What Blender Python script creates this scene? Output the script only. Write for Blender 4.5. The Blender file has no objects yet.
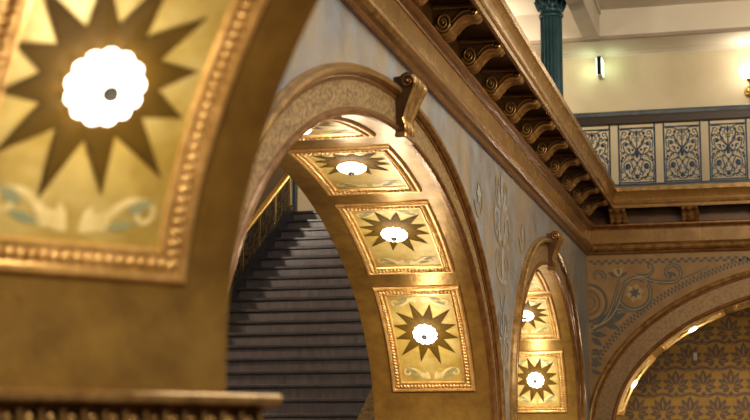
import bpy, math, random
from mathutils import Vector as V
random.seed(7)
PI = math.pi
scn = bpy.context.scene
COL = scn.collection

# ------------------------------------------------------------------ materials
def mat(name, c1, rough=.5, metal=0., c2=None, scale=6., detail=5., bump=0., bscale=40., lo=.35, hi=.65,
        emit=None, estr=0., c3=None, scale3=2., stretch=None, coat=0., spec=.5, rvar=0.):
    m = bpy.data.materials.new(name); m.use_nodes = True
    nt = m.node_tree; N = nt.nodes; L = nt.links
    b = N['Principled BSDF']
    b.inputs['Base Color'].default_value = (*c1, 1)
    b.inputs['Roughness'].default_value = rough
    b.inputs['Metallic'].default_value = metal
    b.inputs['Specular IOR Level'].default_value = spec
    if coat: b.inputs['Coat Weight'].default_value = coat
    tc = N.new('ShaderNodeTexCoord'); mp = N.new('ShaderNodeMapping')
    geo = N.new('ShaderNodeNewGeometry')
    L.new(geo.outputs['Position'], mp.inputs['Vector'])
    if stretch: mp.inputs['Scale'].default_value = stretch
    def noise(s, d=detail):
        n = N.new('ShaderNodeTexNoise'); n.inputs['Scale'].default_value = s; n.inputs['Detail'].default_value = d
        n.inputs['Roughness'].default_value = .62
        L.new(mp.outputs[0], n.inputs['Vector']); return n
    def ramp(src, a, z):
        r = N.new('ShaderNodeMapRange'); r.inputs['From Min'].default_value = a; r.inputs['From Max'].default_value = z
        L.new(src, r.inputs['Value']); return r.outputs[0]
    def mix(f, a, bcol):
        x = N.new('ShaderNodeMix'); x.data_type = 'RGBA'
        L.new(f, x.inputs[0])
        if isinstance(a, tuple): x.inputs[6].default_value = (*a, 1)
        else: L.new(a, x.inputs[6])
        x.inputs[7].default_value = (*bcol, 1)
        return x.outputs[2]
    if c2:
        n = noise(scale); o = mix(ramp(n.outputs[0], lo, hi), c1, c2)
        if c3:
            n3 = noise(scale3); o = mix(ramp(n3.outputs[0], .45, .72), o, c3)
        L.new(o, b.inputs['Base Color'])
        if rvar:
            q = N.new('ShaderNodeMapRange'); q.inputs['To Min'].default_value = rough - rvar; q.inputs['To Max'].default_value = rough + rvar
            L.new(n.outputs[0], q.inputs['Value']); L.new(q.outputs[0], b.inputs['Roughness'])
    if bump:
        n = noise(bscale, 3.); bp = N.new('ShaderNodeBump'); bp.inputs['Strength'].default_value = bump
        bp.inputs['Distance'].default_value = .01
        L.new(n.outputs[0], bp.inputs['Height']); L.new(bp.outputs[0], b.inputs['Normal'])
    if emit:
        b.inputs['Emission Color'].default_value = (*emit, 1); b.inputs['Emission Strength'].default_value = estr
    return m

M = {}
M['patina']  = mat('patinated grey blue plaster', (.175,.187,.20), .38, 0, (.13,.108,.088), 3.4, 8, .35, 30, c3=(.23,.165,.09), scale3=1.3, lo=.38, hi=.66, spec=.5)
M['soffit']  = mat('bronze gold leaf', (.37,.222,.055), .34, .5, (.25,.145,.038), 7, 7, .25, 25, rvar=.06)
M['frame']   = mat('bright gilded moulding', (.78,.51,.21), .34, .55, (.54,.33,.11), 18, 4, .15, 60)
M['field']   = mat('olive gold panel leaf', (.50,.36,.10), .45, .2, (.38,.26,.06), 8, 7, .2, 22, c3=(.56,.44,.18), scale3=3.5)
M['star']    = mat('dark umber sunburst', (.098,.056,.006), .7, 0, (.075,.042,.005), 12, spec=.2)  # shade colour for the star behind each lamp
M['vine']    = mat('grey green painted scroll', (.22,.24,.15), .6, 0, (.30,.27,.12), 14)
M['vinel']   = mat('pale gold painted scroll', (.74,.60,.30), .5, .15, (.6,.45,.18), 14)
M['grain']   = mat('granular gold band', (.36,.24,.105), .42, .4, (.13,.08,.035), 44, 3, 1., 70, lo=.42, hi=.58)
M['graind']= mat('dull granular brown band', (.20,.122,.052), .5, .3, (.145,.088,.037), 30, 3, .5, 60, lo=.42, hi=.58)
M['roll']    = mat('dark bronze moulding', (.26,.135,.05), .26, .5, (.15,.07,.026), 9, 5, .1, 50)
M['rollg']   = mat('worn gold moulding', (.40,.245,.09), .25, .6, (.21,.115,.04), 11, 5, .15, 50)
M['ent']     = mat('gold brown entablature paint', (.25,.145,.045), .28, .35, (.17,.09,.026), 3.5, 6, .1, 40, rvar=.05)
M['entd']    = mat('deep brown entablature paint', (.10,.052,.018), .32, .25, (.06,.03,.011), 5, 6)
M['spand']   = mat('ochre stencilled plaster', (.205,.115,.036), .55, .05, (.155,.085,.026), 4, 6, .1, 40)
M['sten']    = mat('grey blue stencil paint', (.050,.046,.042), .6, 0, (.07,.06,.045), 14)
M['stenl']   = mat('pale ochre stencil paint', (.27,.19,.085), .6, 0, (.20,.14,.06), 14)
M['stenp']   = mat('faded blue white stencil paint', (.235,.25,.26), .5, 0, (.18,.15,.11), 7)
M['steng']   = mat('faded ochre stencil paint', (.25,.18,.085), .5, .1, (.16,.14,.11), 7)
M['paper']   = mat('mustard wallpaper', (.40,.235,.035), .55, .1, (.33,.185,.028), 5)
M['damask']  = mat('mauve brown damask print', (.165,.105,.072), .6, 0, (.13,.082,.06), 10)
M['cream']   = mat('cream painted wall', (.57,.50,.365), .62, 0, (.52,.445,.315), 1.5)
M['ceil']    = mat('off white ceiling paint', (.66,.61,.53), .7, 0, (.62,.56,.48), 1.2)
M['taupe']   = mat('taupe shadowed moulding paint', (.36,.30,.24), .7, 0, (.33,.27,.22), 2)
M['beam']    = mat('grey white beam paint', (.55,.51,.44), .7, 0, (.51,.46,.40), 1.5)
M['teal']    = mat('dark teal cast iron', (.03,.085,.105), .34, .1, (.02,.06,.078), 6, spec=.5)
M['tealr']   = mat('grey teal handrail paint', (.13,.15,.165), .20, .1, (.09,.10,.115), 5)
M['railb']   = mat('dark brown rail', (.05,.034,.024), .35, .1)
M['iron']    = mat('blue black wrought iron', (.03,.07,.135), .34, .2, (.012,.028,.055), 18)
M['irong']   = mat('wrought iron rubbed gold', (.19,.14,.07), .4, .6, (.05,.06,.08), 18)
M['tread']   = mat('dark marble tread', (.085,.073,.072), .30, 0, (.05,.043,.044), 6, 6, spec=.5)
M['riser']   = mat('veined dark marble riser', (.16,.13,.12), .34, 0, (.10,.08,.075), 5, 7, stretch=(3,1,.7), c3=(.15,.12,.11), scale3=6)
M['string']  = mat('dark painted stair string', (.05,.045,.05), .35, .1, (.03,.026,.03), 6)
M['balp']    = mat('black balustrade panel', (.014,.013,.014), .5, .2)
M['balg']    = mat('gold filigree', (.30,.20,.08), .4, .6, (.12,.075,.03), 18)
M['brass']   = mat('polished brass', (.70,.44,.13), .24, .9)
M['shade']   = mat('frosted lamp glass', (.95,.92,.88), .4, 0, emit=(1., .87, .72), estr=5.5)
M['finial']  = mat('grey lamp finial', (.05,.042,.038), .5, 0, spec=.2)
M['globe']   = mat('white glass globe', (.95,.93,.88), .4, 0, emit=(1., .93, .78), estr=7.)
M['newel']  = mat('blue black newel paint', (.018,.028,.036), .35, .1)
M['black']   = mat('black metal', (.012,.012,.014), .4, .3)
M['green']   = mat('pale green lit panel', (.8,.95,.8), .4, 0, emit=(.75, 1., .72), estr=2.2)
M['white']   = mat('white plastic', (.55,.50,.44), .5)
M['dark']    = mat('brown shadowed plaster', (.10,.07,.045), .7, 0, (.08,.055,.035), 3)  # mottled dark brown for the stair side wall
M['carpet']  = mat('brown patterned carpet', (.10,.05,.03), .9, 0, (.16,.09,.04), 12)

# ------------------------------------------------------------------ mesh builder
class MB:
    def __init__(s): s.v=[]; s.f=[]; s.m=[]; s.sm=[]
    def add(s, vs, fs, mi=0, smooth=False):
        o=len(s.v); s.v += [tuple(p) for p in vs]
        for f in fs: s.f.append(tuple(i+o for i in f)); s.m.append(mi); s.sm.append(smooth)
        return s
    def box(s, lo, hi, mi=0, fr=None):
        x0,y0,z0=lo; x1,y1,z1=hi
        p=[V(q) for q in ((x0,y0,z0),(x1,y0,z0),(x1,y1,z0),(x0,y1,z0),(x0,y0,z1),(x1,y0,z1),(x1,y1,z1),(x0,y1,z1))]
        if fr: p=[fr(q) for q in p]
        return s.add(p,[(0,3,2,1),(4,5,6,7),(0,1,5,4),(1,2,6,5),(2,3,7,6),(3,0,4,7)],mi)
    def bbox(s, lo, hi, b=.01, mi=0, fr=None):
        """box with chamfered edges"""
        x0,y0,z0=lo; x1,y1,z1=hi; vs=[]; 
        idx={}
        for i,x in enumerate((x0,x1)):
            for j,y in enumerate((y0,y1)):
                for k,z in enumerate((z0,z1)):
                    sx,sy,sz=(1-2*i),(1-2*j),(1-2*k)
                    for a in range(3):
                        q=[x+sx*b,y+sy*b,z+sz*b]; q[a]=(x,y,z)[a]
                        idx[(i,j,k,a)]=len(vs); vs.append(V(q))
        fs=[]
        for i in (0,1):
            f=[idx[(i,0,0,0)],idx[(i,1,0,0)],idx[(i,1,1,0)],idx[(i,0,1,0)]]; fs.append(f if i else f[::-1])
            f=[idx[(0,i,0,1)],idx[(1,i,0,1)],idx[(1,i,1,1)],idx[(0,i,1,1)]]; fs.append(f[::-1] if i else f)
            f=[idx[(0,0,i,2)],idx[(1,0,i,2)],idx[(1,1,i,2)],idx[(0,1,i,2)]]; fs.append(f if i else f[::-1])
            for j in (0,1):
                fs.append([idx[(i,j,0,0)],idx[(i,j,1,0)],idx[(i,j,1,1)],idx[(i,j,0,1)]])
                fs.append([idx[(i,0,j,0)],idx[(i,1,j,0)],idx[(i,1,j,2)],idx[(i,0,j,2)]])
                fs.append([idx[(0,i,j,1)],idx[(1,i,j,1)],idx[(1,i,j,2)],idx[(0,i,j,2)]])
                for k in (0,1): fs.append([idx[(i,j,k,0)],idx[(i,j,k,1)],idx[(i,j,k,2)]])
        if fr: vs=[fr(q) for q in vs]
        return s.add(vs,fs,mi)
    def tube(s, pts, r, n=6, closed=False, mi=0, caps=True):
        pts=[V(p) for p in pts]; k=len(pts); rs=r if isinstance(r,(list,tuple)) else [r]*k
        vs=[]; prev=None
        for i,p in enumerate(pts):
            if closed: t=pts[(i+1)%k]-pts[i-1]
            else: t=pts[min(i+1,k-1)]-pts[max(i-1,0)]
            if t.length<1e-9: t=V((0,0,1))
            t.normalize()
            if prev is None:
                a=V((0,0,1)) if abs(t.z)<.9 else V((1,0,0)); u=t.cross(a).normalized()
            else:
                u=prev-t*prev.dot(t)
                u = u.normalized() if u.length>1e-6 else t.orthogonal().normalized()
            prev=u; w=t.cross(u)
            for j in range(n):
                an=2*PI*j/n; vs.append(p+(u*math.cos(an)+w*math.sin(an))*rs[i])
        fs=[]
        for i in range(k if closed else k-1):
            for j in range(n):
                a=i*n+j; b=i*n+(j+1)%n; c=((i+1)%k)*n+(j+1)%n; d=((i+1)%k)*n+j
                fs.append((a,b,c,d))
        if not closed and caps: fs += [tuple(range(n))[::-1], tuple(range((k-1)*n,k*n))]
        return s.add(vs,fs,mi,True)
    def lathe(s, prof, n=16, fr=None, mi=0, smooth=True, lobes=0, amp=0.):
        vs=[]; fs=[]
        for r,z in prof:
            for j in range(n):
                a=2*PI*j/n; q=r*(1-amp+amp*abs(math.sin(a*lobes/2))**.7) if lobes else r
                p=V((q*math.cos(a),q*math.sin(a),z)); vs.append(fr(p) if fr else p)
        for i in range(len(prof)-1):
            for j in range(n): fs.append((i*n+j,i*n+(j+1)%n,(i+1)*n+(j+1)%n,(i+1)*n+j))
        fs += [tuple(range(n))[::-1], tuple(range((len(prof)-1)*n,len(prof)*n))]
        return s.add(vs,fs,mi,smooth)
    def sweep(s, frames, prof, closed_prof=False, mis=None, smooth=False):
        """frames: list of functions (a,b)->V; prof: list of (a,b)"""
        k=len(prof); vs=[]
        for f in frames: vs += [f(a,b) for a,b in prof]
        o=len(s.v); s.v += [tuple(p) for p in vs]
        for i in range(len(frames)-1):
            for j in range(k if closed_prof else k-1):
                a=i*k+j; b=i*k+(j+1)%k
                s.f.append((a+o,b+o,b+k+o,a+k+o)); s.m.append(mis[j] if mis else 0); s.sm.append(smooth)
        return s
    def ball(s, c, r, n=8, mi=0, sc=(1,1,1)):
        c=V(c); h=max(3,n//2); prof=[(math.sin(PI*i/h),-math.cos(PI*i/h)) for i in range(h+1)]
        vs=[];fs=[]
        for a,z in prof:
            for j in range(n):
                t=2*PI*j/n; vs.append(c+V((a*math.cos(t)*r*sc[0],a*math.sin(t)*r*sc[1],z*r*sc[2])))
        for i in range(h):
            for j in range(n): fs.append((i*n+j,i*n+(j+1)%n,(i+1)*n+(j+1)%n,(i+1)*n+j))
        return s.add(vs,fs,mi,True)
    def build(s, name, mats, parent=None, kind=None, label=None):
        me=bpy.data.meshes.new(name)
        off = parent.matrix_world.translation if parent is not None else V((0,0,0))
        base = V((0,0,0))
        root = WLOC.get(parent.name, V((0,0,0))) if parent is not None else V((0,0,0))
        if parent is None and s.v:
            xs=[p[0] for p in s.v]; ys=[p[1] for p in s.v]; zs=[p[2] for p in s.v]
            root=V(((min(xs)+max(xs))/2,(min(ys)+max(ys))/2,min(zs)))
        me.from_pydata([V(p)-root for p in s.v],[],s.f)
        for m in (mats if isinstance(mats,(list,tuple)) else [mats]): me.materials.append(M[m])
        me.polygons.foreach_set('material_index', s.m); me.polygons.foreach_set('use_smooth', s.sm)
        me.update()
        import bmesh
        bm=bmesh.new(); bm.from_mesh(me); bmesh.ops.recalc_face_normals(bm, faces=bm.faces[:]) if s.__dict__.get('recalc',True) else None
        bm.to_mesh(me); bm.free()
        o=bpy.data.objects.new(name, me); COL.objects.link(o)
        if parent is None: o.location=root; WLOC[o.name]=root
        else: o.parent=parent; WLOC[o.name]=root
        if kind: o['kind']=kind
        if label: o['label']=label
        return o
WLOC={}
def thing(name, label, cat, loc, group=None, kind=None):
    o=bpy.data.objects.new(name,None); COL.objects.link(o); o.location=loc; o.empty_display_size=.1
    WLOC[o.name]=V(loc); o['label']=label; o['category']=cat
    if group: o['group']=group
    if kind: o['kind']=kind
    return o
def tag(o,label,cat,group=None):
    o['label']=label; o['category']=cat
    if group: o['group']=group
    return o

# ------------------------------------------------------------------ arches
class Arch:
    """elliptical arch in a vertical wall: u along the wall (angle 0 at +u), v into the wall from its front face"""
    def __init__(s, O, u, v, c, A, B, zs, T=1.17, zf=-1.65):
        s.O=V(O); s.u=V(u).normalized(); s.v=V(v).normalized(); s.c=c;s.A=A;s.B=B;s.zs=zs;s.T=T;s.zf=zf
        N=720; s.tab=[0.]
        for i in range(N):
            t=PI*(i+.5)/N; s.tab.append(s.tab[-1]+math.hypot(A*math.sin(t),B*math.cos(t))*PI/N)
        s.N=N; s.L=s.tab[-1]
    def theta(s, d):
        lo,hi=0,s.N
        while hi-lo>1:
            m=(lo+hi)//2
            if s.tab[m]<=d: lo=m
            else: hi=m
        return PI*(lo+(d-s.tab[lo])/(s.tab[hi]-s.tab[lo]))/s.N
    def pt(s, th, v=0., h=0.):
        nu=math.cos(th)/s.A; nz=math.sin(th)/s.B; l=math.hypot(nu,nz); nu/=l; nz/=l     # outward normal
        uu=s.c+s.A*math.cos(th)-nu*h; zz=s.zs+s.B*math.sin(th)-nz*h
        return s.O+s.u*uu+s.v*v+V((0,0,zz))
    def at(s, d, v, h): return s.pt(s.theta(d),v,h)
    def W(s, u, v, z): return s.O+s.u*u+s.v*v+V((0,0,z))

AL = dict(O=(-2.57,0,0), u=(0,1,0), v=(-1,0,0))
A2 = Arch(**AL, c=10.82, A=3.87, B=2.17, zs=.10)
A3 = Arch(**AL, c=18.69, A=2.74, B=1.79, zs=.39)
AB = Arch((0,22.8,0), (-1,0,0), (0,1,0), -1.12, 3.35, 2.10, .20)
ang = math.radians(40)
wdir = V((math.sin(ang), math.cos(ang), 0)); ndir = V((math.cos(ang), -math.sin(ang), 0))
E0 = V((-1.626, 4.534, 0))
AN = Arch(E0 + ndir*3.66 - wdir*1.17, -ndir, wdir, 0., 3.66, 1.97, .30)

def wall_with_arches(arches, u0, u1, zf, zt, name, mats, arch0):
    """front and back faces with openings, top, ends; reveals (soffits) are separate children"""
    mb=MB(); a0=arch0
    cols=[]       # (u, zlow)
    arches=sorted(arches,key=lambda a:a.c)
    cols.append((u0,zf))
    for a in arches:
        cols.append((a.c-a.A,zf)); 
        for i in range(97):
            th=PI-PI*i/96; cols.append((a.c+a.A*math.cos(th), a.zs+a.B*math.sin(th)))
        cols.append((a.c+a.A,zf))
    cols.append((u1,zf))
    for v in (0.,a0.T):
        for (ua,za),(ub,zb) in zip(cols,cols[1:]):
            if ub-ua<1e-6: continue
            n=6
            vs=[];fs=[]
            for k in range(n+1):
                t=k/n; vs.append(a0.W(ua,v,za+(zt-za)*t)); vs.append(a0.W(ub,v,zb+(zt-zb)*t))
            for k in range(n): fs.append((2*k,2*k+1,2*k+3,2*k+2))
            mb.add(vs,fs,0)
    mb.add([a0.W(u0,0,zt),a0.W(u1,0,zt),a0.W(u1,a0.T,zt),a0.W(u0,a0.T,zt)],[(0,1,2,3)],0)
    for u in (u0,u1):
        mb.add([a0.W(u,0,zf),a0.W(u,a0.T,zf),a0.W(u,a0.T,zt),a0.W(u,0,zt)],[(0,1,2,3)],0)
    mb.recalc=False
    return mb

def soffit(a, parent, m='soffit', th1=PI):
    mb=MB(); prof=[(0,0),(a.T,0)]
    fr=[lambda v,h: a.W(a.c+a.A, v, a.zf)]
    for i in range(97): fr.append(lambda v,h,th=th1*i/96: a.pt(th,v,0))
    if th1==PI: fr.append(lambda v,h: a.W(a.c-a.A, v, a.zf))
    mb.sweep(fr,prof); 
    for i in range(len(mb.sm)): mb.sm[i]=True
    mb.recalc=False
    return mb.build('soffit', m, parent, 'structure')

CNT=[0]
def bump_off(off):
    CNT[0]=(CNT[0]+1)%60
    return off+CNT[0]*.00004
def ribbon(mb, pts, w, place, mi=0, off=.004):
    """flat painted stroke in wall coordinates; place(u,z,off)->V"""
    k=len(pts); vs=[]; off=bump_off(off)
    for i,(x,z) in enumerate(pts):
        a=pts[max(i-1,0)]; b=pts[min(i+1,k-1)]
        dx,dz=b[0]-a[0],b[1]-a[1]; l=math.hypot(dx,dz) or 1
        t=i/(k-1); ww=(w(t) if callable(w) else w)/2
        nx,nz=-dz/l*ww,dx/l*ww
        vs += [place(x+nx,z+nz,off),place(x-nx,z-nz,off)]
    mb.add(vs,[(2*i,2*i+1,2*i+3,2*i+2) for i in range(k-1)],mi)
def arcpts(cx,cz,r,a0,a1,n=24,r1=None):
    r1=r if r1 is None else r1
    return [(cx+(r+(r1-r)*i/n)*math.cos(math.radians(a0+(a1-a0)*i/n)), cz+(r+(r1-r)*i/n)*math.sin(math.radians(a0+(a1-a0)*i/n))) for i in range(n+1)]
def bez(p0,p1,p2,p3,n=16):
    o=[]
    for i in range(n+1):
        t=i/n; s=1-t
        o.append(tuple(s**3*a+3*s*s*t*b+3*s*t*t*c+t**3*d for a,b,c,d in zip(p0,p1,p2,p3)))
    return o
def leaf(mb, x,z,ang,l,w,place,mi=0,off=.004):
    off=bump_off(off); a=math.radians(ang); ca,sa=math.cos(a),math.sin(a); out=[]
    for t,s in ((0,0),(.25,.7),(.5,1),(.75,.65),(1,0),(.75,-.65),(.5,-1),(.25,-.7)):
        px,pz=t*l,s*w/2; out.append(place(x+px*ca-pz*sa,z+px*sa+pz*ca,off))
    mb.add(out,[tuple(range(8))],mi)

# ------------------------------------------------------------------ walls
def set_struct(o, label=None): o['kind']='structure'; return o
ZT=3.70
# left arcade wall
mb=wall_with_arches([A2,A3],4.9,23.97,-1.65,ZT,'wall_left',None,A2)
PL=lambda u,z,off: A2.W(u,-off,z)
# faded stencil scrollwork on the pier and spandrels (part of the wall's surface)
def candelabra(cu, z0, k=1.):
    for sg in (-1,1):
        ribbon(mb,[(cu+sg*.02*k,z0),(cu+sg*.05*k,z0+.35*k),(cu+sg*.02*k,z0+.75*k)],lambda t:.05*k*(1-t)+.012,PL,1)
        for zz,r in ((.12,.13),(.42,.17),(.72,.12)):
            ribbon(mb,bez((cu+sg*.03*k,z0+(zz-.1)*k),(cu+sg*.22*k,z0+(zz-.12)*k),(cu+sg*(.1+r*2)*k,z0+zz*k),(cu+sg*(.06+r*1.6)*k,z0+(zz+r)*k)),lambda t:.04*k*(1-t)+.012,PL,1 if zz!=.42 else 2)
            ribbon(mb,arcpts(cu+sg*(.06+r)*k,z0+(zz+.05)*k,r*.75*k,0 if sg>0 else 180,(330 if sg>0 else -150),18,r*.2*k),lambda t:.035*k*(1-t)+.012,PL,2 if zz!=.42 else 1)
            leaf(mb,cu+sg*.05*k,z0+(zz+.16)*k,90-sg*35,.26*k,.09*k,PL,1)
    for s_,c_ in ((0,1),(.3,2),(.62,1)): leaf(mb,cu,z0+s_*k,90,.34*k,.10*k,PL,c_)
candelabra(15.27,1.62,1.25)
candelabra(15.27,.55,.9)
for cu,z,sg in ((7.2,2.05,1),(14.0,2.33,1),(16.6,2.30,-1),(21.3,2.35,-1)):
    ribbon(mb,arcpts(cu,z,.24,200,560,30,.05),lambda t:.03*(1-t)+.012,PL,2)
    for i in range(6): leaf(mb,cu,z,i*60,.11,.07,PL,1)
wall_left=mb.build('wall_left',['patina','stenp','steng'],kind='structure')
sof2=soffit(A2,wall_left); sof3=soffit(A3,wall_left)

# back wall
mb=wall_with_arches([AB],-6.5,2.57,-1.65,ZT,'wall_back',None,AB)
PB=lambda x,z,off: V((x,22.8-off,z))
S=0; SL=1
def st(pts,w,c=1,off=.004): ribbon(mb,pts,w,PB,c,off)
def arm(pts,w,c=1,inner=2):
    st(pts,(lambda t:1.5*w(t)) if callable(w) else w*1.4,c,.004); st(pts,(lambda t:.28*w(t)) if callable(w) else w*.30,inner,.007)
def rosette(x,z,r,n=6):
    for i in range(n): leaf(mb,x,z,i*360/n+15,r*1.1,r*.85,PB,2,.006)
    for i in range(n): leaf(mb,x,z,i*360/n+45,r*.7,r*.3,PB,1,.008)
    st(arcpts(x,z,r*.22,0,360,12),r*.3,1,.010)
def scrollset(X, sg):
    f=lambda x: X+sg*(x+2.57)
    F=lambda pts:[(f(x),z) for x,z in pts]
    # great roundel against the corner
    for r,w,c in ((.27,.035,1),(.225,.012,2),(.17,.018,1),(.10,.012,1)):
        st(F(arcpts(-2.57,2.107,r,-88,88,30)),w,c)
    # rosette in its ring
    rosette(f(-1.886),2.239,.125)
    arm(F(arcpts(-1.886,2.239,.255,-150,150,30,.205)),lambda t:.03+.02*(1-t))
    arm(F(bez((-2.52,1.72),(-2.20,1.85),(-2.20,2.15),(-2.10,2.47))),lambda t:.05*(1-t)+.015)
    arm(F(bez((-2.50,1.76),(-2.12,1.80),(-2.10,2.25),(-2.02,2.36))),lambda t:.06*(1-t)+.02)
    arm(F(bez((-2.02,2.36),(-1.95,2.47),(-1.82,2.5),(-1.74,2.43))),.035)
    # palmette
    for a in (30,65,90,115,150): leaf(mb,f(-2.121),2.47,90+sg*(a-90),.17,.055,PB,1 if a in(30,90,150) else 2,.006)
    st(F(arcpts(-2.121,2.55,.05,0,360,14)),.02,2,.008)
    arm(F(arcpts(-2.42,2.49,.10,-20,250,18,.03)),lambda t:.035*(1-t)+.012)
    # right hand running scroll
    arm(F(bez((-1.86,2.49),(-1.70,2.44),(-1.58,2.52),(-1.62,2.64))),lambda t:.04*(1-t)+.015)
    st(F(arcpts(-1.66,2.62,.05,0,270,12,.015)),.02)
    arm(F(bez((-1.80,2.49),(-1.66,2.40),(-1.5,2.36),(-1.30,2.39))),lambda t:.04)
    arm(F(arcpts(-1.342,2.525,.145,-90,230,26,.075)),lambda t:.035)
    for a,l in ((200,.13),(250,.12),(310,.1)): leaf(mb,f(-1.342)+sg*.0,2.53,90+sg*(a-90),l,.045,PB,1,.006)
    leaf(mb,f(-1.62),2.42,90+sg*(-60-90),.2,.06,PB)
    leaf(mb,f(-1.70),2.46,90+sg*(-110-90),.22,.06,PB)
    st(F(bez((-1.22,2.42),(-1.1,2.48),(-.98,2.50),(-.83,2.60))),.014)
    for i in range(6):
        x=-1.16+i*.06; z=2.44+i*.028
        leaf(mb,f(x),z,90+sg*((75 if i%2 else -25)-90+0),.09,.035,PB)
    # lower leaves
    for x,z,a,l in ((-2.5,1.77,12,.42),(-2.5,1.76,40,.30),(-2.35,1.80,-18,.25),(-2.55,1.66,-8,.26),(-2.53,1.60,-40,.2),(-2.25,1.84,25,.27)):
        leaf(mb,f(x),z,90+sg*(a-90),l,.09,PB,1)
    for x,z,a in ((-2.54,1.42,-15),(-2.54,1.36,10),(-2.54,1.30,-35),(-2.55,1.2,5),(-2.55,1.12,-20)): leaf(mb,f(x),z,90+sg*(a-90),.17,.07,PB,1)
    arm(F(bez((-2.15,2.0),(-2.02,2.02),(-1.98,1.95),(-1.86,1.98))),lambda t:.03*(1-t)+.012)
scrollset(-2.57,1)
scrollset(4.82,-1)
# two row checker band under the architrave and around the arch
n=int((6.4+2.54)/.055)
for i in range(n):
    for r in (0,1):
        x=-2.54+i*.11+r*.055
        if x>6.4: break
        mb.box((x,22.796,2.70-.0+r*-.035),(x+.055,22.7985,2.735+r*-.035),1)
N=170
for i in range(N):
    for r in (0,1):
        d0=.08+(i+.5*r)*AB.L/N; d1=d0+AB.L/N*.5
        if d1>AB.L-.05: continue
        h0=-(.50+r*.045); h1=h0-.045
        q=[AB.at(d0,-.004,h0),AB.at(d1,-.004,h0),AB.at(d1,-.004,h1),AB.at(d0,-.004,h1)]
        if min(p.z for p in q)>.3 and min(p.x for p in q)>-2.55: mb.add(q,[(0,1,2,3)],1)
wall_back=mb.build('wall_back',['spand','sten','stenl'],kind='structure')
soffit(AB,wall_back)

# near diagonal wall
mb=wall_with_arches([AN],-3.95,5.3,-1.65,ZT,'wall_near',None,AN)
wall_near=mb.build('wall_near',['patina'],kind='structure')
soffit(AN,wall_near)

# ------------------------------------------------------------------ archivolts
def archivolt(a, w, p, name, facemat='grain', beads=True):
    mb=MB(); e=.0
    prof=[(-.006,-.02),(-.006,.012),(.008,.028),(.022,.032),(.036,.026),(.044,.010),(.052,.008),
          (w-.108,.008),(w-.105,.018),(w-.095,.022),(w-.085,.016),(w-.078,.016),(w-.074,.036),(w-.060,p+.010),(w-.040,p+.016),(w-.020,p+.004),(w-.012,.022),(w,.018),(w,0)]
    mis=[1,1,1,1,1,1,0,1,1,1,1,1,2,2,2,2,2,2]
    fr=[lambda o,q: a.W(a.c+a.A+o,-q,a.zf)]
    for i in range(121): fr.append(lambda o,q,th=PI*i/120: a.pt(th,-q,-o))
    fr.append(lambda o,q: a.W(a.c-a.A-o,-q,a.zf))
    mb.sweep(fr,prof,mis=mis,smooth=False)
    if beads:
        nb=int(a.L*.52/.05)
        for i in range(nb):
            c=a.at(.03+i*.05,-.026,-(w-.006)) if .03+i*.05<a.L else None
            if c: mb.ball(c,.016,6,2)
    for i,f in enumerate(mb.f): pass
    return mb.build(name,[facemat,'roll','rollg'],kind='structure')
archivolt(A2,.33,.05,'trim_1'); archivolt(A3,.33,.05,'trim_2'); archivolt(AB,.40,.05,'trim_3',facemat='graind',beads=False)

# ------------------------------------------------------------------ entablature
def ent_frames():
    X0=-2.57;Y1=22.8
    return [lambda d,z: V((X0+d,5.6,z)), lambda d,z: V((X0+d,14.,z)), lambda d,z: V((X0+d,Y1-d,z)), lambda d,z: V((6.4,Y1-d,z))]
mb=MB()
prof=[(0,2.815),(.035,2.815),(.045,2.835),(.05,2.85),(.085,2.862),(.112,2.89),(.118,2.915),(.105,2.94),(.08,2.95),(.07,2.955),(.06,2.975),(.06,3.165),(.072,3.17),(.075,3.185),(.105,3.20),(.125,3.222),(.125,3.245),(.09,3.25),(.07,3.262),(.0,3.262)]
mis=[1,1,1,2,2,2,2,1,1,1,0,1,1,1,1,1,1,1,1]
mb.sweep(ent_frames(),prof,mis=mis); mb.build('trim_4',['ent','roll','rollg'],kind='structure')
mb=MB()
prof=[(.05,3.255),(.05,3.50),(.415,3.50),(.415,3.43),(.43,3.425),(.45,3.43),(.452,3.475),(.462,3.482),(.47,3.50),(.462,3.518),(.455,3.53),(.458,3.56),(.47,3.60),(.49,3.64),(.505,3.66),(.512,3.665),(.515,3.725),(.505,3.742),(.48,3.745),(0,3.745)]
mis=[1,1,2,2,0,0,2,2,2,2,0,0,0,0,2,2,3,3,3]
mb.sweep(ent_frames(),prof,mis=mis); mb.build('trim_5',['ent','entd','rollg','tealr'],kind='structure')

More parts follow.
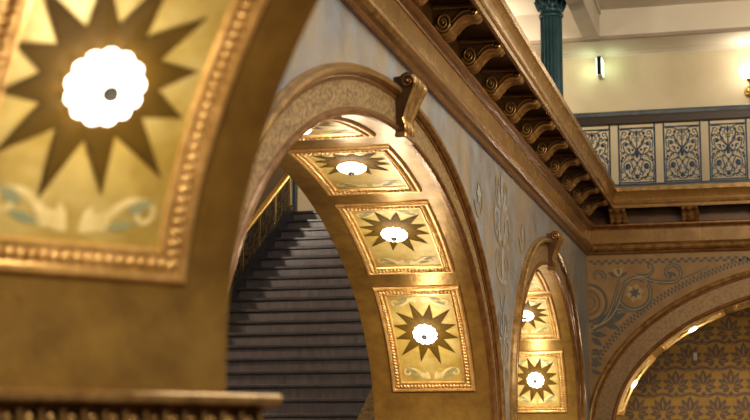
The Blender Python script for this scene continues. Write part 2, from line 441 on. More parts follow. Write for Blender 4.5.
# scroll brackets (modillions): local x along the cornice, y outwards from the wall, z up
def bracket_mesh():
    w=.135
    # side outline, (y,z) relative to soffit z=0 : volute at the wall, S-curve, small roll at the tip
    top=[(.0,-.005),(.345,-.005)]
    tip=arcpts(.325,-.045,.040,75,-120,10)
    s=bez((.30,-.082),(.25,-.075),(.21,-.10),(.165,-.150),10)
    vol=arcpts(.085,-.118,.078,-25,-170,12)
    out=[top[0],top[1]]+tip+s+vol+[(.0,-.12)]
    body=MB()
    k=len(out)
    for sg in (-1,1): body.add([V((sg*w*.93,y,z)) for y,z in out],[tuple(range(k))],0)
    # ribbed underside: three ridges across the width
    xs=[-w,-w*.93,-w*.62,-w*.52,-w*.44,-w*.22,0,w*.22,w*.44,w*.52,w*.62,w*.93,w]
    hs=[-.006,.008,.008,-.008,-.008,.010,.014,.010,-.008,-.008,.008,.008,-.006]
    und=tip+s+vol
    vs=[];fs=[]
    for i,(y,z) in enumerate(und):
        a=und[max(i-1,0)]; b=und[min(i+1,len(und)-1)]; dy,dz=b[0]-a[0],b[1]-a[1]; l=math.hypot(dy,dz) or 1
        ny,nz=-dz/l,dy/l
        if nz*0+ (ny*(y-.17)+nz*(z+.02))<0: ny,nz=-ny,-nz
        for x,h in zip(xs,hs): vs.append(V((x,y+ny*h,z+nz*h)))
    m=len(xs)
    for i in range(len(und)-1):
        for j in range(m-1): fs.append((i*m+j,i*m+j+1,(i+1)*m+j+1,(i+1)*m+j))
    body.add(vs,fs,1,True)
    cap=MB()
    cap.bbox((-w-.02,0,-.03),(w+.02,.375,0.0),.006,0)
    vols=[]
    for sg in (-1,1):
        volm=MB(); vols.append(volm)
        x=sg*w*.95
        sp=[(.085+(.066-.052*i/34)*math.cos(PI+.2+i*.36),-.112+(.066-.052*i/34)*math.sin(PI+.2+i*.36)) for i in range(35)]
        volm.tube([V((x,y,z)) for y,z in sp],.011,6,mi=0)
        volm.ball((x,.085,-.112),.016,8,0)
        volm.tube([V((x,y,z)) for y,z in arcpts(.325,-.045,.026,180,-150,14,.012)],.009,6,mi=0)
        volm.tube([V((x,y,z+.012)) for y,z in bez((.30,-.06),(.24,-.05),(.20,-.085),(.155,-.13),10)],.007,5,mi=0)
    return body,cap,vols[0],vols[1]
def place_brackets():
    Bm=bracket_mesh()
    datas=[]
    for nm,b,ms in (('console',Bm[0],['entd','rollg']),('cap_plate',Bm[1],['ent']),('volute',Bm[2],['ent']),('volute',Bm[3],['ent'])):
        o=b.build(nm,ms); o.location=(0,0,0); me=o.data
        root=WLOC[o.name]
        me.transform(__import__('mathutils').Matrix.Diagonal((.9,1.,1.25,1.)) @ __import__('mathutils').Matrix.Translation(root))
        bpy.data.objects.remove(o); datas.append((nm,me))
    words=['first','second','third','fourth','fifth','sixth','seventh','eighth','ninth','tenth','eleventh','twelfth']
    items=[]
    for i in range(11): items.append(((-2.52,21.69-1.09*i,3.50),-PI/2,'gold ribbed scroll bracket under left cornice, %s out from the inner corner'%words[i],'scroll brackets under the left cornice'))
    for i,x in enumerate((-2.087,-1.05,-.013)):
        items.append(((x,22.75,3.50),PI,('brown ribbed scroll bracket under back cornice, %s'%['beside the inner corner','under the second iron panel','beyond the third iron panel'][i]),'scroll brackets under the back cornice'))
    for loc,rz,lab,grp in items:
        t=thing('cornice_bracket',lab,'bracket',loc,grp); t.rotation_euler=(0,0,rz)
        for nm,me in datas:
            c=bpy.data.objects.new(nm,me); COL.objects.link(c); c.parent=t
place_brackets()

# ------------------------------------------------------------------ keystones
def keystone(a, label, px=.165):
    cu=a.c
    t=thing('keystone',label,'keystone',a.W(cu,0,a.zs+a.B-.08))
    zb=a.zs+a.B-.01; zt=a.zs+a.B+.41
    # side profile (out, z)
    prof=[(0,zb),(.045,zb-.015),(.075,zb+.01),(.075,zb+.05),(.06,zb+.09)]
    prof+=bez((.066,zb+.11),(.085,zb+.18),(.112,zb+.24),(px-.02,zt-.11),8)
    prof+=arcpts(px-.062,zt-.06,.062,-35,140,12)+[(.0,zt-.03)]
    body=MB(); k=len(prof)
    wt=lambda z:.125+.065*(z-zb)/(zt-zb)
    for sg in (-1,1): body.add([a.W(cu+sg*wt(z)*.98,-q,z) for q,z in prof],[tuple(range(k))],0)
    ribs=((-1,-.004),(-.9,.012),(-.62,.012),(-.54,-.008),(-.42,-.008),(-.30,.012),(0,.018),(.30,.012),(.42,-.008),(.54,-.008),(.62,.012),(.9,.012),(1,-.004))
    vs=[];m=len(ribs)
    for q,z in prof[1:-1]:
        for f,h in ribs: vs.append(a.W(cu+f*wt(z),-(q+h),z))
    n=len(prof)-2
    body.add(vs,[(i*m+j,i*m+j+1,(i+1)*m+j+1,(i+1)*m+j) for i in range(n-1) for j in range(m-1)],1,True)
    body.build('console',['entd','rollg'],t)
    for sg in (-1,1):
        vb=MB()
        sp=[(px-.062+(.052-.042*i/26)*math.cos(-.9+i*.4),zt-.06+(.052-.042*i/26)*math.sin(-.9+i*.4)) for i in range(27)]
        vb.tube([a.W(cu+sg*wt(z)*1.0,-q,z) for q,z in sp],.011,6)
        vb.ball(a.W(cu+sg*wt(zt),-(px-.062),zt-.06),.015,8)
        vb.build('volute','roll',t)
    ft=MB(); 
    ft.bbox((cu-.15,-.085,zb-.045),(cu+.15,-.0,zb-.005),.008,fr=lambda p:a.W(p.x,p.y,p.z))
    ft.build('foot',['rollg'],t)
keystone(A2,'scrolled gold keystone at the crown of the wide arch with the staircase behind')
keystone(A3,'smaller-looking scrolled keystone at the crown of the farther left arch by the corner')

# ------------------------------------------------------------------ soffit panels and lamps
def panel(a, s0, s1, v0, v1, label, group, ds=0., vstar=None):
    sc=(s0+s1)/2
    t=thing('soffit_panel',label,'panel',a.at(sc,(v0+v1)/2,0),group)
    n=14
    def ringframe(mb, prof, mis):
        # prof: (inset, height); frame built as closed loop round the rectangle
        loop=[]
        pts=[]
        for i in range(n): pts.append((s0+(s1-s0)*i/n, v0, 0))
        ins=lambda s,v,k: (s,v)
        sides=[]
        # 4 sides with mitred corners
        def P(e,f,k,h):   # e,f in 0..1 outer coords, k inset
            return a.at(s0+k+(s1-s0-2*k)*e, v0+k+(v1-v0-2*k)*f, h)
        path=[(i/n,0) for i in range(n)]+[(1,i/6) for i in range(6)]+[(1-i/n,1) for i in range(n)]+[(0,1-i/6) for i in range(6)]+[(0,0)]
        mb.sweep([lambda k,h,e=e,f=f: P(e,f,k,h) for e,f in path],prof,mis=mis)
        return P
    fr=MB()
    ringframe(fr,[(0,0),(.004,.018),(.012,.026),(.026,.026),(.030,.014),(.036,.012),(.084,.012),(.088,.022),(.098,.022),(.106,.004)],[0]*9)
    # rope beading
    def beadline(e0,f0,e1,f1):
        k=.060
        L=(abs(e1-e0)*(s1-s0-2*k)+abs(f1-f0)*(v1-v0-2*k)); c=max(4,int(L/.034))
        for i in range(c+1):
            x=i/c; e=e0+(e1-e0)*x; f=f0+(f1-f0)*x
            p=a.at(s0+k+(s1-s0-2*k)*e, v0+k+(v1-v0-2*k)*f, .016); 
            th=a.theta(s0+k+(s1-s0-2*k)*e)
            T=(a.pt(th+.01,0,0)-a.pt(th-.01,0,0)).normalized()
            d=(T if e0!=e1 else a.v); o=(a.v if e0!=e1 else T); nn=(a.at(sc if e0!=e1 else s0+k+(s1-s0-2*k)*e,0,.1)-a.at(sc if e0!=e1 else s0+k+(s1-s0-2*k)*e,0,0)).normalized()
            if e0!=e1: nn=(a.pt(th,0,.1)-a.pt(th,0,0)).normalized()
            vs=[]; 
            for j in range(7):
                fs_=-1+2*j/6; r=math.sqrt(max(0,1-fs_*fs_))
                for q in range(5):
                    an=PI*q/4; vs.append(p+o*(fs_*.021)+ (d*math.cos(an)*.0150+nn*math.sin(an)*.017)*max(r,.05)+d*fs_*.006)
            fr.add(vs,[(j*5+q,j*5+q+1,j*5+5+q+1,j*5+5+q) for j in range(6) for q in range(4)],0,True)
    beadline(0,0,1,0); beadline(0,1,1,1); beadline(0,0,0,1); beadline(1,0,1,1)
    fr.build('frame','frame',t)
    k=.100
    fd=MB(); vs=[]; 
    for i in range(n+1):
        for j in range(7): vs.append(a.at(s0+k+(s1-s0-2*k)*i/n, v0+k+(v1-v0-2*k)*j/6, .006))
    fd.add(vs,[(i*7+j,i*7+j+1,i*7+8+j,i*7+7+j) for i in range(n) for j in range(6)],0)
    vm=(v0+v1)/2
    # painted scrolls, two at the foot and two at the head
    for end,sg in ((s0+k,1),(s1-k,-1)):
        pl=lambda x,z,off: a.at(end+sg*z, vm+x, .006+off)
        hw=(v1-v0)/2-k
        for q in (-1,1):
            pts=bez((q*.05,.06),(q*.10,.02),(q*.16,.05),(q*.15,.10),10)
            ribbon(fd,bez((q*.02,.055),(q*.10,.03),(q*.13,.17),(q*(hw-.08),.14),14),lambda t:.026*(1-t)+.016,pl,2,.002)
            ribbon(fd,[(q*x,z) for x,z in arcpts(hw-.075,.105,.042,120,-200,16,.016)],.018,pl,2,.002)
            ribbon(fd,[(q*x,z) for x,z in arcpts(.085,.062,.036,200,-140,14,.012)],.012,pl,2,.002)
            leaf(fd,q*.16,.10,90-q*60,.10,.04,pl,1,.002)
            leaf(fd,q*.10,.05,90-q*75,.11,.03,pl,1,.002)
            leaf(fd,q*.03,.05,90-q*20,.07,.035,pl,2,.002)
    fd.build('painted_field',['field','vine','vinel'],t)
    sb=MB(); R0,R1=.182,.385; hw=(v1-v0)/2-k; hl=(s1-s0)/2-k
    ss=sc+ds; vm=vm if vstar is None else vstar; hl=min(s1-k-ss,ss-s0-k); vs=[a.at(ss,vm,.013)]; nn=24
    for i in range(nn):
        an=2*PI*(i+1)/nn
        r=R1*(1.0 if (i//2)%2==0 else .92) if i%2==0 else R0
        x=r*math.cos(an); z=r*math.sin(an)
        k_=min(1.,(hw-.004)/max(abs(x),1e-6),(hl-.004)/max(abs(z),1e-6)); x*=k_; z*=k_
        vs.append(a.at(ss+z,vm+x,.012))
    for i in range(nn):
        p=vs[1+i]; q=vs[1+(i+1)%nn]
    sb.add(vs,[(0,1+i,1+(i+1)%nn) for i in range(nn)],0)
    sb.build('sunburst','star',t)  # dark star plaque in place of the lamp glass's cast shadow
    return t
def lamp(a, s, v, label, group, power=11.5, k=1., light=True):
    th=a.theta(s); c=a.at(s,v,.012)
    n=(a.pt(th,v,.1)-a.pt(th,v,0)).normalized(); e1=a.v.copy(); e2=n.cross(e1).normalized()
    sz=k; fr=lambda p:c+(e1*p.x+e2*p.y+n*p.z)*sz
    t=thing('flower_lamp',label,'lamp',c,group)
    b=MB(); b.lathe([(.07,0),(.075,.008),(.05,.014),(.035,.018),(.032,.03)],20,fr); b.build('rose','brass',t)
    sh=MB(); sh.lathe([(.040,.018),(.092,.020),(.114,.028),(.119,.038),(.112,.052),(.088,.066),(.055,.075),(.02,.078)],78,fr,lobes=13,amp=.15); sh.build('glass_shade','shade',t)
    k=MB(); k.lathe([(.020,.072),(.029,.080),(.024,.094),(.008,.102)],12,fr); k.build('finial','finial',t)
    if light:
        ld=bpy.data.lights.new('lamp_glow','POINT'); ld.energy=power; ld.color=(1.,.90,.74); ld.shadow_soft_size=.06
        lo=bpy.data.objects.new('lamp_glow',ld); COL.objects.link(lo); lo.location=c+n*.42
    return t
VW=(.16,.97); VM=.565
od=['lowest','second','third','topmost']
p2=[(.444,1.68),(1.882,3.102),(3.336,4.485),(4.89,6.10)]
lab2=['gilded sunburst panel lowest inside the wide staircase arch','gilded sunburst panel second from the bottom inside the wide staircase arch','gilded sunburst panel third up inside the wide arch, seen at a slant','gilded panel at the crown of the wide arch, mostly hidden by its rim']
ll2=['lit flower-shaped lamp on the lowest panel of the wide staircase arch','lit flower-shaped lamp second up in the wide staircase arch','lit flower-shaped lamp third up in the wide arch, seen from the side','lit flower-shaped lamp at the crown of the wide arch, its edge peeping below the rim']
for i,(q,l,k) in enumerate(zip(p2,lab2,ll2)):
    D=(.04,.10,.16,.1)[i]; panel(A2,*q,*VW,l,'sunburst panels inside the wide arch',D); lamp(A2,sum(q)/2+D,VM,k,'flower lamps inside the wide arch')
p3=[(.085,1.02),(1.225,2.27),(2.40,3.36),(3.83,4.79)]
lab3=['small gilded sunburst panel lowest inside the farther left arch','gilded sunburst panel second up inside the farther left arch','gilded panel third up, at the top of the farther left arch','gilded panel past the crown of the farther left arch']
ll3=['lit flower lamp on the lowest panel of the farther left arch','lit flower lamp second up in the farther left arch','lit flower lamp third up in the farther left arch','lit flower lamp past the crown of the farther left arch']
for q,l,k,D in list(zip(p3,lab3,ll3,(.02,.06,.05)))[:3]:
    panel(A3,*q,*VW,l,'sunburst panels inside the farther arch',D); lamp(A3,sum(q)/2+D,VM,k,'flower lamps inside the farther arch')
pb=[(.28,1.31),(1.48,2.55),(2.69,3.75)]
labb=['bright gilded panel edge lowest inside the back wall arch','bright gilded panel edge second up inside the back wall arch','bright gilded panel edge topmost inside the back wall arch, cut by the frame']
llb=['lit lamp glinting low in the back wall arch','lit lamp glinting second up in the back wall arch','lamp highest in the back wall arch']
for i,(q,l,k) in enumerate(zip(pb,labb,llb)):
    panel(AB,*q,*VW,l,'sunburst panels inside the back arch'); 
    if i<2: lamp(AB,sum(q)/2,VM,k,'flower lamps inside the back arch',k=.62)
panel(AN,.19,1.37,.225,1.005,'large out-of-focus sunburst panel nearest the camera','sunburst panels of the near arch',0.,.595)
lamp(AN,.78,.595,'large blurred scalloped lamp nearest the camera on the near arch','flower lamps of the near arch')

# ------------------------------------------------------------------ near pier impost moulding
mb=MB()
uu0=AN.c+AN.A; uu1=uu0+1.5; T=AN.T
prof=[(-.05,-.14),(.02,-.14),(.03,-.12),(.03,-.06),(.045,-.045),(.05,.0),(.060,.035),(.075,.085),(.085,.105),(.105,.112),(.122,.116),(.125,.122),(.125,.143),(.118,.150),(-.05,.152)]
fr=[lambda p,z: AN.W(uu1,-p,z+.011), lambda p,z: AN.W(uu0-p,-p,z+.011), lambda p,z: AN.W(uu0-p,T+p,z+.011), lambda p,z: AN.W(uu1,T+p,z+.011)]
mb.sweep(fr,prof,mis=[1,1,1,1,1,1,1,1,0,0,0,0,0,0])
nb=20
for i in range(nb):
    v=-.06+(T+.12)*(i+.5)/nb
    for (q,z,r,s) in ((.080,.072,.027,1.3),):
        c=AN.W(uu0-q,v,z); mb.ball(c,r,8,0,(.9,.9,s))
    v=-.06+(T+.12)*(i+1)/nb
    mb.box((uu0-.105,v-.007,.035),(uu0-.06,v+.007,.105),0,fr=lambda p:AN.W(p.x,p.y,p.z))
for i in range(18):
    c=AN.W(uu0+.04+i*.08,T+.078,.03); mb.ball(c,.03,6,0,(.9,.9,1.3))
mb.build('trim_6',['rollg','roll'],kind='structure')

# ------------------------------------------------------------------ staircase
XS0,XS1=-6.40,-4.05
RUN=.285; RIS=.1625; 
Ytop=20.53; Ztop=3.275; NS=30
st_=thing('staircase','dark marble staircase rising behind the wide arch','staircase',((XS0+XS1)/2,Ytop-NS*RUN,-1.65))
for i in range(NS):
    z1=Ztop-i*RIS; y=Ytop-i*RUN          # nosing of this tread at y, top at z1
    if z1<.0-.2: break
    mb=MB()
    mb.bbox((XS0,y-.03,z1-.040),(XS1,y+RUN+.0,z1),.008,0)
    mb.box((XS0+.002,y,z1-RIS),(XS1-.002,y+.05,z1-.04),1)
    mb.build('step',['tread','riser'],st_)
nose=lambda y: Ztop-(Ytop-y)*RIS/RUN
mb=MB()
ya,yb=Ytop-24*RUN,Ytop+.0
# left string
def slab(mb,x0,x1,ya,yb,lo,hi,mi=0):
    mb.add([V((x,y,nose(y)+h)) for x in (x0,x1) for (y,h) in ((ya,lo),(yb,lo),(yb,hi),(ya,hi))],[(0,1,2,3),(4,5,6,7),(0,1,5,4),(1,2,6,5),(2,3,7,6),(3,0,4,7)],mi)
slab(mb,XS0-.07,XS0+.0,ya,yb,-.30,.085); mb.build('string_board','string',st_)
mb=MB(); slab(mb,XS1,XS1+.14,ya,Ytop,-.30,.06)
mb.build('string_board','balg',st_,label='gold curb along the stair edge')
mb=MB(); mb.add([V((x,y,nose(y)-RIS-.15)) for x in (XS0,XS1) for y in (ya,Ytop)]+[V((x,y,nose(y)-RIS-.3)) for x in (XS0,XS1) for y in (ya,Ytop)],[(0,1,3,2),(4,5,7,6),(0,1,5,4),(2,3,7,6),(0,2,6,4),(1,3,7,5)]); mb.build('waist_slab','string',st_)
# balustrade on the left
bs=thing('stair_balustrade','dark filigree balustrade with gold handrail climbing the staircase','balustrade',(XS0-.035,ya,nose(ya)))
xc=XS0-.035
mb=MB(); slab(mb,xc-.02,xc+.02,ya,Ytop-.1,.14,.56); mb.build('panel','balp',bs)
mb=MB(); slab(mb,xc-.05,xc+.05,ya,Ytop-.1,.09,.14); slab(mb,xc-.03,xc+.03,ya,Ytop-.1,.55,.58); mb.build('base_rail','string',bs)
mb=MB(); n=16
pr=[(.055,.0),(.06,.03),(.045,.06),(0,.075),(-.045,.06),(-.06,.03),(-.055,.0)]
mb.sweep([lambda a,b,y=y: V((xc+a,y,nose(y)+.575+b)) for y in (ya,Ytop-.08)],pr,closed_prof=True,smooth=True); 
mb.add([V((xc+a,y,nose(y)+.575+b)) for y in (ya,Ytop-.08) for a,b in pr],[tuple(range(7)),tuple(range(7,14))])
mb.build('handrail','brass',bs)
y=20.40; k=0
while y>ya+.1:
    mb=MB(); mb.bbox((xc-.03,y-.017,nose(y)+.13),(xc+.032,y+.017,nose(y)+.58),.006); mb.build('post','brass',bs)
    fg=MB()
    y1=y-.62; 
    def pf(t,h): yy=y1+(.60)*t; return V((xc+.024,yy,nose(yy)+.15+.40*h))
    random.seed(int(y*100))
    for r in range(4):
        for c in range(4):
            cx=(c+.5)/4; cz=(r+.5)/4; sg=1 if (r+c)%2 else -1
            fg.tube([pf(cx+(.115-.09*i/18)*math.cos(sg*i*.5),cz+(.115-.09*i/18)*math.sin(sg*i*.5)) for i in range(19)],.006,4)
    for _ in range(40): fg.ball(pf(random.uniform(.04,.96),random.uniform(.04,.96)),random.uniform(.006,.013),5)
    fg.build('filigree','balg',bs)
    y-=.65
# newel at the head of the stair
nw=thing('newel_post','dark teal square newel post at the head of the staircase','post',(XS0-.07,20.635,2.9))
mb=MB(); mb.bbox((XS0-.15,20.56,2.90),(XS0+.005,20.71,4.45),.012); mb.build('shaft','newel',nw)
mb=MB(); mb.bbox((XS0-.18,20.53,4.45),(XS0+.035,20.74,4.52),.01); mb.ball((XS0-.072,20.635,4.60),.09,12); mb.build('cap','newel',nw)

# ------------------------------------------------------------------ upper storey shell
mb=MB(); mb.box((-11,20.57,3.05),(-3.74,26.0,3.27)); mb.box((-3.74,23.97,3.42),(7,26.0,3.60)); mb.build('floor_upper',['carpet'],kind='structure')
mb=MB(); mb.box((-11,26.0,-1.65),(7,26.2,3.22),0)
def PW(x,z,off): return V((x,26.0-off,z))
def damask(cx,cz,s=1.):
    L=lambda x,z,a,l,w,m=1,o=.003: leaf(mb,cx+x*s,cz+z*s,a,l*s,w*s,PW,m,o)
    L(0,-.03,90,.22,.10); L(0,-.10,-90,.10,.06)
    for q in (-1,1):
        L(q*.02,-.02,90-q*30,.19,.07); L(q*.03,-.03,90-q*62,.17,.07); L(q*.03,-.05,90-q*95,.15,.07); L(q*.02,-.06,90-q*130,.12,.06)
        ribbon(mb,[(cx+q*x*s,cz+z*s) for x,z in bez((.0,.20),(.08,.20),(.13,.15),(.16,.17),8)],.016*s,PW,1,.003)
        ribbon(mb,[(cx+q*x*s,cz+z*s) for x,z in bez((.02,-.16),(.10,-.18),(.14,-.12),(.20,-.14),8)],.022*s,PW,1,.003)
        L(q*.03,-.02,90-q*30,.13,.014,0,.007); L(q*.04,-.035,90-q*62,.11,.014,0,.007); L(q*.04,-.055,90-q*95,.09,.014,0,.007)
    L(0,-.0,90,.14,.022,0,.007); L(0,-.07,-90,.06,.02,0,.007)
px,pz=.40,.46
for i in range(-6,11):
    for j in range(-3,6):
        damask(-1.30+i*.44+(.22 if j%2 else 0), .62+j*.43, 1.2)
mb.build('wall_far',['paper','damask'],kind='structure')
mb=MB(); mb.box((-11,26.0,3.22),(7,26.2,7.4)); mb.build('wall_upper',['cream'],kind='structure')
mb=MB(); mb.box((-11,12,7.12),(7,26.2,7.3)); mb.build('ceiling',['ceil'],kind='structure')
mb=MB()   # wall cornice band with steps
prof=[(0,6.61),(.03,6.61),(.04,6.625),(.14,6.635),(.15,6.645),(.30,6.648),(.34,6.655),(.38,6.66),(1.02,6.66),(1.04,6.63),(1.12,6.63),(1.14,6.68),(1.15,7.12),(0,7.12)]
mb.sweep([lambda d,z:V((-11,26.0-d,z)),lambda d,z:V((7,26.0-d,z))],prof,mis=[0]*8+[1]*3+[0]*2); mb.build('trim_7',['ceil','taupe'],kind='structure')  # edge steps in darker taupe, a painted shadow line along the coffer
mb=MB()
for x in (-2.78,1.22,5.2):
    mb.box((x,12,6.63),(x+.26,24.86,7.12)); mb.box((x-.03,12,7.04),(x+.29,24.86,7.12)); mb.box((x-.01,24.70,6.60),(x+.27,24.885,6.64),1)  # small end box darkened to paint in the shade under the beam end
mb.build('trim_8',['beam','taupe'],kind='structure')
mb=MB(); mb.box((-8.4,8,-1.65),(-8.2,26,7.3)); mb.build('wall_stair',['dark'],kind='structure')
mb=MB(); mb.box((-11,-6,-1.85),(9,27,-1.65)); mb.build('floor',['carpet'],kind='structure')

# column on the gallery edge
cx_,cy_=-3.06,22.95
co=thing('column','dark teal fluted iron column standing on the upper gallery','column',(cx_,cy_,3.70),kind='thing')
mb=MB(); nfl=20; n=nfl*6; prof=[]
vs=[];
for z in (4.02,6.50):
    for j in range(n):
        a=2*PI*j/n; t=(j%6)/6; r=.166-.014*(math.sin(PI*((j%6)+.5)/6) if 0<(j%6)<6 else 0)
        vs.append(V((cx_+r*math.cos(a),cy_+r*math.sin(a),z)))
mb.add(vs,[(j,(j+1)%n,n+(j+1)%n,n+j) for j in range(n)],0); mb.build('shaft','teal',co)
C_=lambda p: V((cx_+p.x,cy_+p.y,p.z))
mb=MB(); mb.lathe([(.23,3.70),(.23,3.78),(.20,3.80),(.21,3.86),(.20,3.91),(.175,3.94),(.17,4.03)],32,C_); mb.build('base','teal',co)
mb=MB(); mb.lathe([(.165,6.49),(.185,6.50),(.19,6.53),(.18,6.555),(.165,6.56),(.165,6.60),(.19,6.64),(.215,6.70),(.20,6.72),(.2,6.78),(.25,6.92),(.27,6.95)],32,C_)
for k in range(12):
    a=2*PI*k/12
    mb.tube([V((cx_+r*math.cos(a),cy_+r*math.sin(a),z)) for r,z in ((.175,6.62),(.20,6.68),(.225,6.74),(.25,6.76),(.245,6.73))],[.03,.035,.03,.02,.012],6)
for k in range(12):
    a=2*PI*(k+.5)/12
    mb.tube([V((cx_+r*math.cos(a),cy_+r*math.sin(a),z)) for r,z in ((.175,6.70),(.21,6.80),(.26,6.88),(.27,6.86))],[.03,.035,.025,.012],6)
mb.bbox((cx_-.27,cy_-.27,6.95),(cx_+.27,cy_+.27,7.12),.01); mb.build('capital','teal',co)

# gallery balustrade
YB=22.42
bl=thing('gallery_balustrade','blue iron scrollwork balustrade with grey handrail along the upper gallery','balustrade',(0,YB,3.72))
x0,x1=-2.85,6.3
mb=MB()
pr=[(.10,4.79),(.105,4.825),(.085,4.855),(.045,4.87),(-.045,4.87),(-.085,4.855),(-.105,4.825),(-.10,4.79)]
mb.sweep([lambda a,b,x=x:V((x,YB+a,b)) for x in (x0,x1)],pr,closed_prof=True,smooth=False); mb.build('handrail','tealr',bl)
mb=MB(); pr=[(.085,4.68),(.09,4.745),(.07,4.75),(.075,4.79),(-.075,4.79),(-.07,4.75),(-.09,4.745),(-.085,4.68)]
mb.sweep([lambda a,b,x=x:V((x,YB+a,b)) for x in (x0,x1)],pr,closed_prof=True); mb.build('under_rail','railb',bl)
mb=MB(); mb.bbox((x0,YB-.05,3.742),(x1,YB+.05,3.785),.008); mb.build('base_rail','newel',bl)
per=.648; xs=-2.042
def ironpanel(xa,xb,first):
    f=MB(); y0,y1=YB-.015,YB+.015; za,zb=3.80,4.60
    for x in (xa,xb-.024): f.bbox((x,y0,3.78),(x+.024,y1,4.70),.004)
    for z in (za,zb): f.bbox((xa+.02,y0,z),(xb-.02,y1,z+.018),.004)
    pf=f.build('panel_frame','iron',bl)
    s=MB(); xm=(xa+xb)/2; hw=(xb-xa)/2-.03; H=zb-za
    T=lambda pts,r=.0085: [s.tube([V((xm+q*px_*hw,YB,za+.01+pz_*H)) for px_,pz_ in pts],r,5,mi=0) for q in (-1,1)]
    asp=hw/H
    def A(cx,cz,r,a0,a1,r1=None,n=18):  # circle in real proportions
        return [(px_/1.0,pz_) for px_,pz_ in [(cx+(x-0)/1.0, cz+z*asp) for x,z in arcpts(0,0,r,a0,a1,n,r1)]]
    # lyre / heart at the top with a small cross
    T(bez((0,.60),(.35,.66),(.55,.80),(.42,.90),14)); T(A(.28,.885,.20,40,300,.06)); T(bez((0,.60),(.15,.66),(.30,.70),(.30,.78),10),.007)
    T(A(.16,.80,.15,0,250,.05),.007)
    s.tube([V((xm,YB,za+.60*H)),V((xm,YB,za+.98*H))],.009,5); 
    T([(0,.76),(.14,.76)],.007)
    # middle palmette and outer volutes
    T(bez((0,.36),(.30,.42),(.30,.54),(0,.60),12)); T(bez((.10,.52),(.45,.48),(.85,.55),(.80,.70),12)); T(A(.66,.70,.19,0,290,.05)); 
    T(bez((.90,.62),(1.0,.75),(.98,.88),(.80,.93),10)); T(A(.74,.90,.17,30,320,.05),.007)
    # big lower scrolls
    T(bez((.05,.10),(.30,.18),(.20,.36),(.50,.42),12)); T(A(.55,.30,.32,100,-230,.08)); T(A(.55,.30,.13,0,360),.009)
    T(bez((.95,.02),(1.0,.20),(.98,.34),(.86,.46),10)); T(bez((.02,.04),(.25,.03),(.50,.14),(.75,.10),10)); T(A(.75,.06,.14,90,-200,.04),.007)
    T(A(.22,.10,.16,150,-150,.05),.007)
    T(bez((.98,.50),(.86,.52),(.90,.58),(.98,.60),8),.007)
    T(bez((.30,.95),(.5,.99),(.8,.99),(.98,.97),8),.007)
    # infill tendrils
    for cx,cz,r_,a0,a1 in ((.80,.80,.12,200,-140),(.50,.60,.13,20,330),(.22,.50,.12,-60,250),(.36,.20,.13,60,-260),(.84,.20,.12,160,-160),(.62,.48,.12,200,-120),(.12,.92,.10,0,280),(.90,.40,.10,90,-220),(.50,.06,.10,0,300),(.16,.24,.10,90,400),(.56,.80,.10,120,-180),(.40,.70,.09,0,300)):
        T(A(cx,cz,r_,a0,a1,.03),.0075)
    for p0,p1 in (((.0,.30),(.36,.14)),((.5,.5),(.8,.4)),((.3,.72),(.6,.84)),((.62,.12),(.9,.26)),((.35,.52),(.6,.62))):
        T(bez(p0,(p0[0]+.1,p0[1]+.05),(p1[0]-.1,p1[1]+.04),p1,8),.0075)
    # leaves and buds
    for q in (-1,1):
        for a_,b_,r_ in ((.42,.90,.024),(.55,.30,.038),(.66,.70,.026),(.86,.46,.022),(.30,.42,.022),(.95,.06,.018),(.80,.55,.02),(.25,.60,.02),(.62,.14,.02),(.9,.8,.02)):
            s.ball((xm+q*a_*hw,YB,za+.01+b_*H),r_,6,0,(1,.4,1))
    for b_,r_ in ((.60,.03),(.56,.036),(.50,.028),(.12,.036),(.90,.022),(.36,.022)): s.ball((xm,YB,za+b_*H),r_,7,0,(1,.45,1.1))
    s.build('scrollwork','iron',pf)
xa=xs-per; i=0
while xa+per-.1<0.6:
    ironpanel(xa,xa+per-.108,i==0); xa+=per; i+=1
mb=MB(); mb.bbox((xa,YB-.015,3.78),(xa+.05,YB+.015,4.70),.004); mb.build('end_post','iron',bl)

# wall sconce and projecting sign on the upper wall
sx,sz=-.155,6.10
sc=thing('wall_sconce','brass wall sconce with glowing white glass bowl on cream wall','sconce',(sx,25.98,5.86))
F_=lambda cx,cy:(lambda p: V((cx+p.x,cy+p.y,p.z)))
mb=MB(); mb.lathe([(.05,6.02),(.10,6.03),(.145,6.07),(.165,6.13),(.16,6.19),(.145,6.22),(.12,6.22)],24,F_(sx,25.70)); mb.build('glass_bowl','globe',sc)
mb=MB(); mb.lathe([(.02,5.96),(.035,5.97),(.075,6.01),(.07,6.03),(.02,6.03)],20,F_(sx,25.70)); mb.build('cup','brass',sc)
mb=MB(); mb.tube([V((sx,25.98,5.86))+V((0,-.0,0)),V((sx,25.93,5.83)),V((sx,25.84,5.80)),V((sx,25.75,5.83)),V((sx,25.70,5.90)),V((sx,25.70,5.97))],.022,8); 
mb.tube([V((sx,25.9+.07*math.cos(i*.45)-.02,5.87+.055*math.sin(i*.45))) for i in range(12)],.014,6)
mb.build('arm','brass',sc)
mb=MB(); mb.lathe([(.10,0),(.105,.012),(.07,.03),(.03,.045)],20,lambda p:V((sx+p.x,25.998-p.z,5.86+p.y))); mb.ball((sx,25.97,5.70),.025,8); mb.tube([V((sx,25.97,5.84)),V((sx,25.97,5.70))],.012,6); mb.build('backplate','brass',sc)
ex=thing('projecting_sign','slim dark box light jutting from the cream upper wall','light',(-2.60,25.98,6.25))
mb=MB(); mb.bbox((-2.655,25.62,6.23),(-2.585,26.0,6.54),.006); mb.build('housing','black',ex)
mb=MB(); mb.bbox((-2.586,25.64,6.25),(-2.574,25.97,6.52),.003); mb.build('lit_face','green',ex); mb=MB(); mb.bbox((-2.667,25.64,6.25),(-2.654,25.97,6.52),.003); mb.build('lit_face','green',ex)
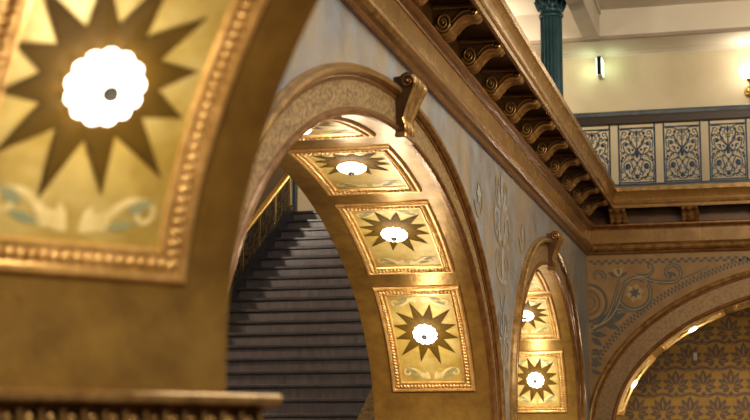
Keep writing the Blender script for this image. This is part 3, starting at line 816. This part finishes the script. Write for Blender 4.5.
mb=MB(); mb.bbox((-2.648,25.63,6.205),(-2.592,25.97,6.232),.004); mb.build('downlight_lens','white',ex)
tp=MB(); tp.bbox((-1.225,25.975,1.425),(-1.165,26.001,1.545),.006); tp.box((-1.21,25.972,1.49),(-1.18,25.976,1.52),1)
tag(tp.build('thermostat',['white','ceil']),'small pale rectangular plate mounted on the patterned wallpaper','thermostat')

# ------------------------------------------------------------------ lights
def area(name, loc, target, sx_, sy_, e, col):
    ld=bpy.data.lights.new(name,'AREA'); ld.shape='RECTANGLE'; ld.size=sx_; ld.size_y=sy_; ld.energy=e; ld.color=col
    o=bpy.data.objects.new(name,ld); COL.objects.link(o); o.location=loc
    o.rotation_euler=(V(target)-V(loc)).to_track_quat('-Z','Y').to_euler(); return o
def point(name, loc, e, col, r=.1):
    ld=bpy.data.lights.new(name,'POINT'); ld.energy=e; ld.color=col; ld.shadow_soft_size=r
    o=bpy.data.objects.new(name,ld); COL.objects.link(o); o.location=loc; return o
area('skylight',(3.2,11,10.5),(-1.2,14,2),7,14,1500,(.93,.96,1.))
area('high_window',(.2,5.4,6.6),(-2.57,9.5,2.2),1.6,1.6,90,(.72,.86,1.))  # unseen cool light added for pale highlights on the arch rolls
area('hall_chandelier',(3.5,9.,2.6),(-2.5,13,1.5),1.2,1.2,260,(1.,.85,.64))  # unseen fill light added towards the left arcade
area('hall_chandelier',(3.,13.,5.0),(-.5,22.8,2.2),1.5,1.5,420,(1.,.84,.60))  # unseen fill light added to brighten the back wall
point('sconce_light',(sx,25.60,6.32),5,(1.,.86,.62),.12)
for x in (3.2,-7.2): point('gallery_light',(x,25.0,6.2),32,(1.,.86,.62),.15)
point('stair_light',(-4.5,10.2,2.8),150,(1.,.86,.70),.15)  # unseen light added to brighten the stair risers
point('stair_light',(-7.9,14.8,4.0),300,(1.,.86,.70),.12)  # unseen light added so the balustrade shades the steps
point('gallery_light',(0.5,23.6,6.3),16,(1.,.86,.62),.2)
point('gallery_lamp',(-4.4,24.5,6.35),46,(1.,.86,.66),.06)
point('passage_light',(2.4,24.6,2.7),55,(1.,.80,.5),.15)
point('landing_light',(-4.6,23.4,5.6),36,(1.,.84,.6),.15)
point('sign_glow_right',(-2.40,25.8,6.40),.5,(.75,1.,.55),.04)
point('sign_glow_left',(-2.84,25.8,6.36),.9,(.75,1.,.55),.04)
w=bpy.data.worlds.new('hall ambience'); scn.world=w; w.use_nodes=True
bg=w.node_tree.nodes['Background']; bg.inputs[0].default_value=(1.,.88,.70,1); bg.inputs[1].default_value=.34

# ------------------------------------------------------------------ camera
cd=bpy.data.cameras.new('camera'); cam=bpy.data.objects.new('camera',cd); COL.objects.link(cam)
cd.sensor_width=36; cd.lens=1550/750*36; cd.clip_end=200
cam.location=(0,0,0); cam.rotation_euler=(PI/2+math.radians(8.7295),0,math.radians(14.2753))
cd.dof.use_dof=True; cd.dof.focus_distance=15.; cd.dof.aperture_fstop=2.2
scn.camera=cam
scn.view_settings.view_transform='Standard'
scn.view_settings.look='Medium High Contrast'
scn.view_settings.exposure=.18
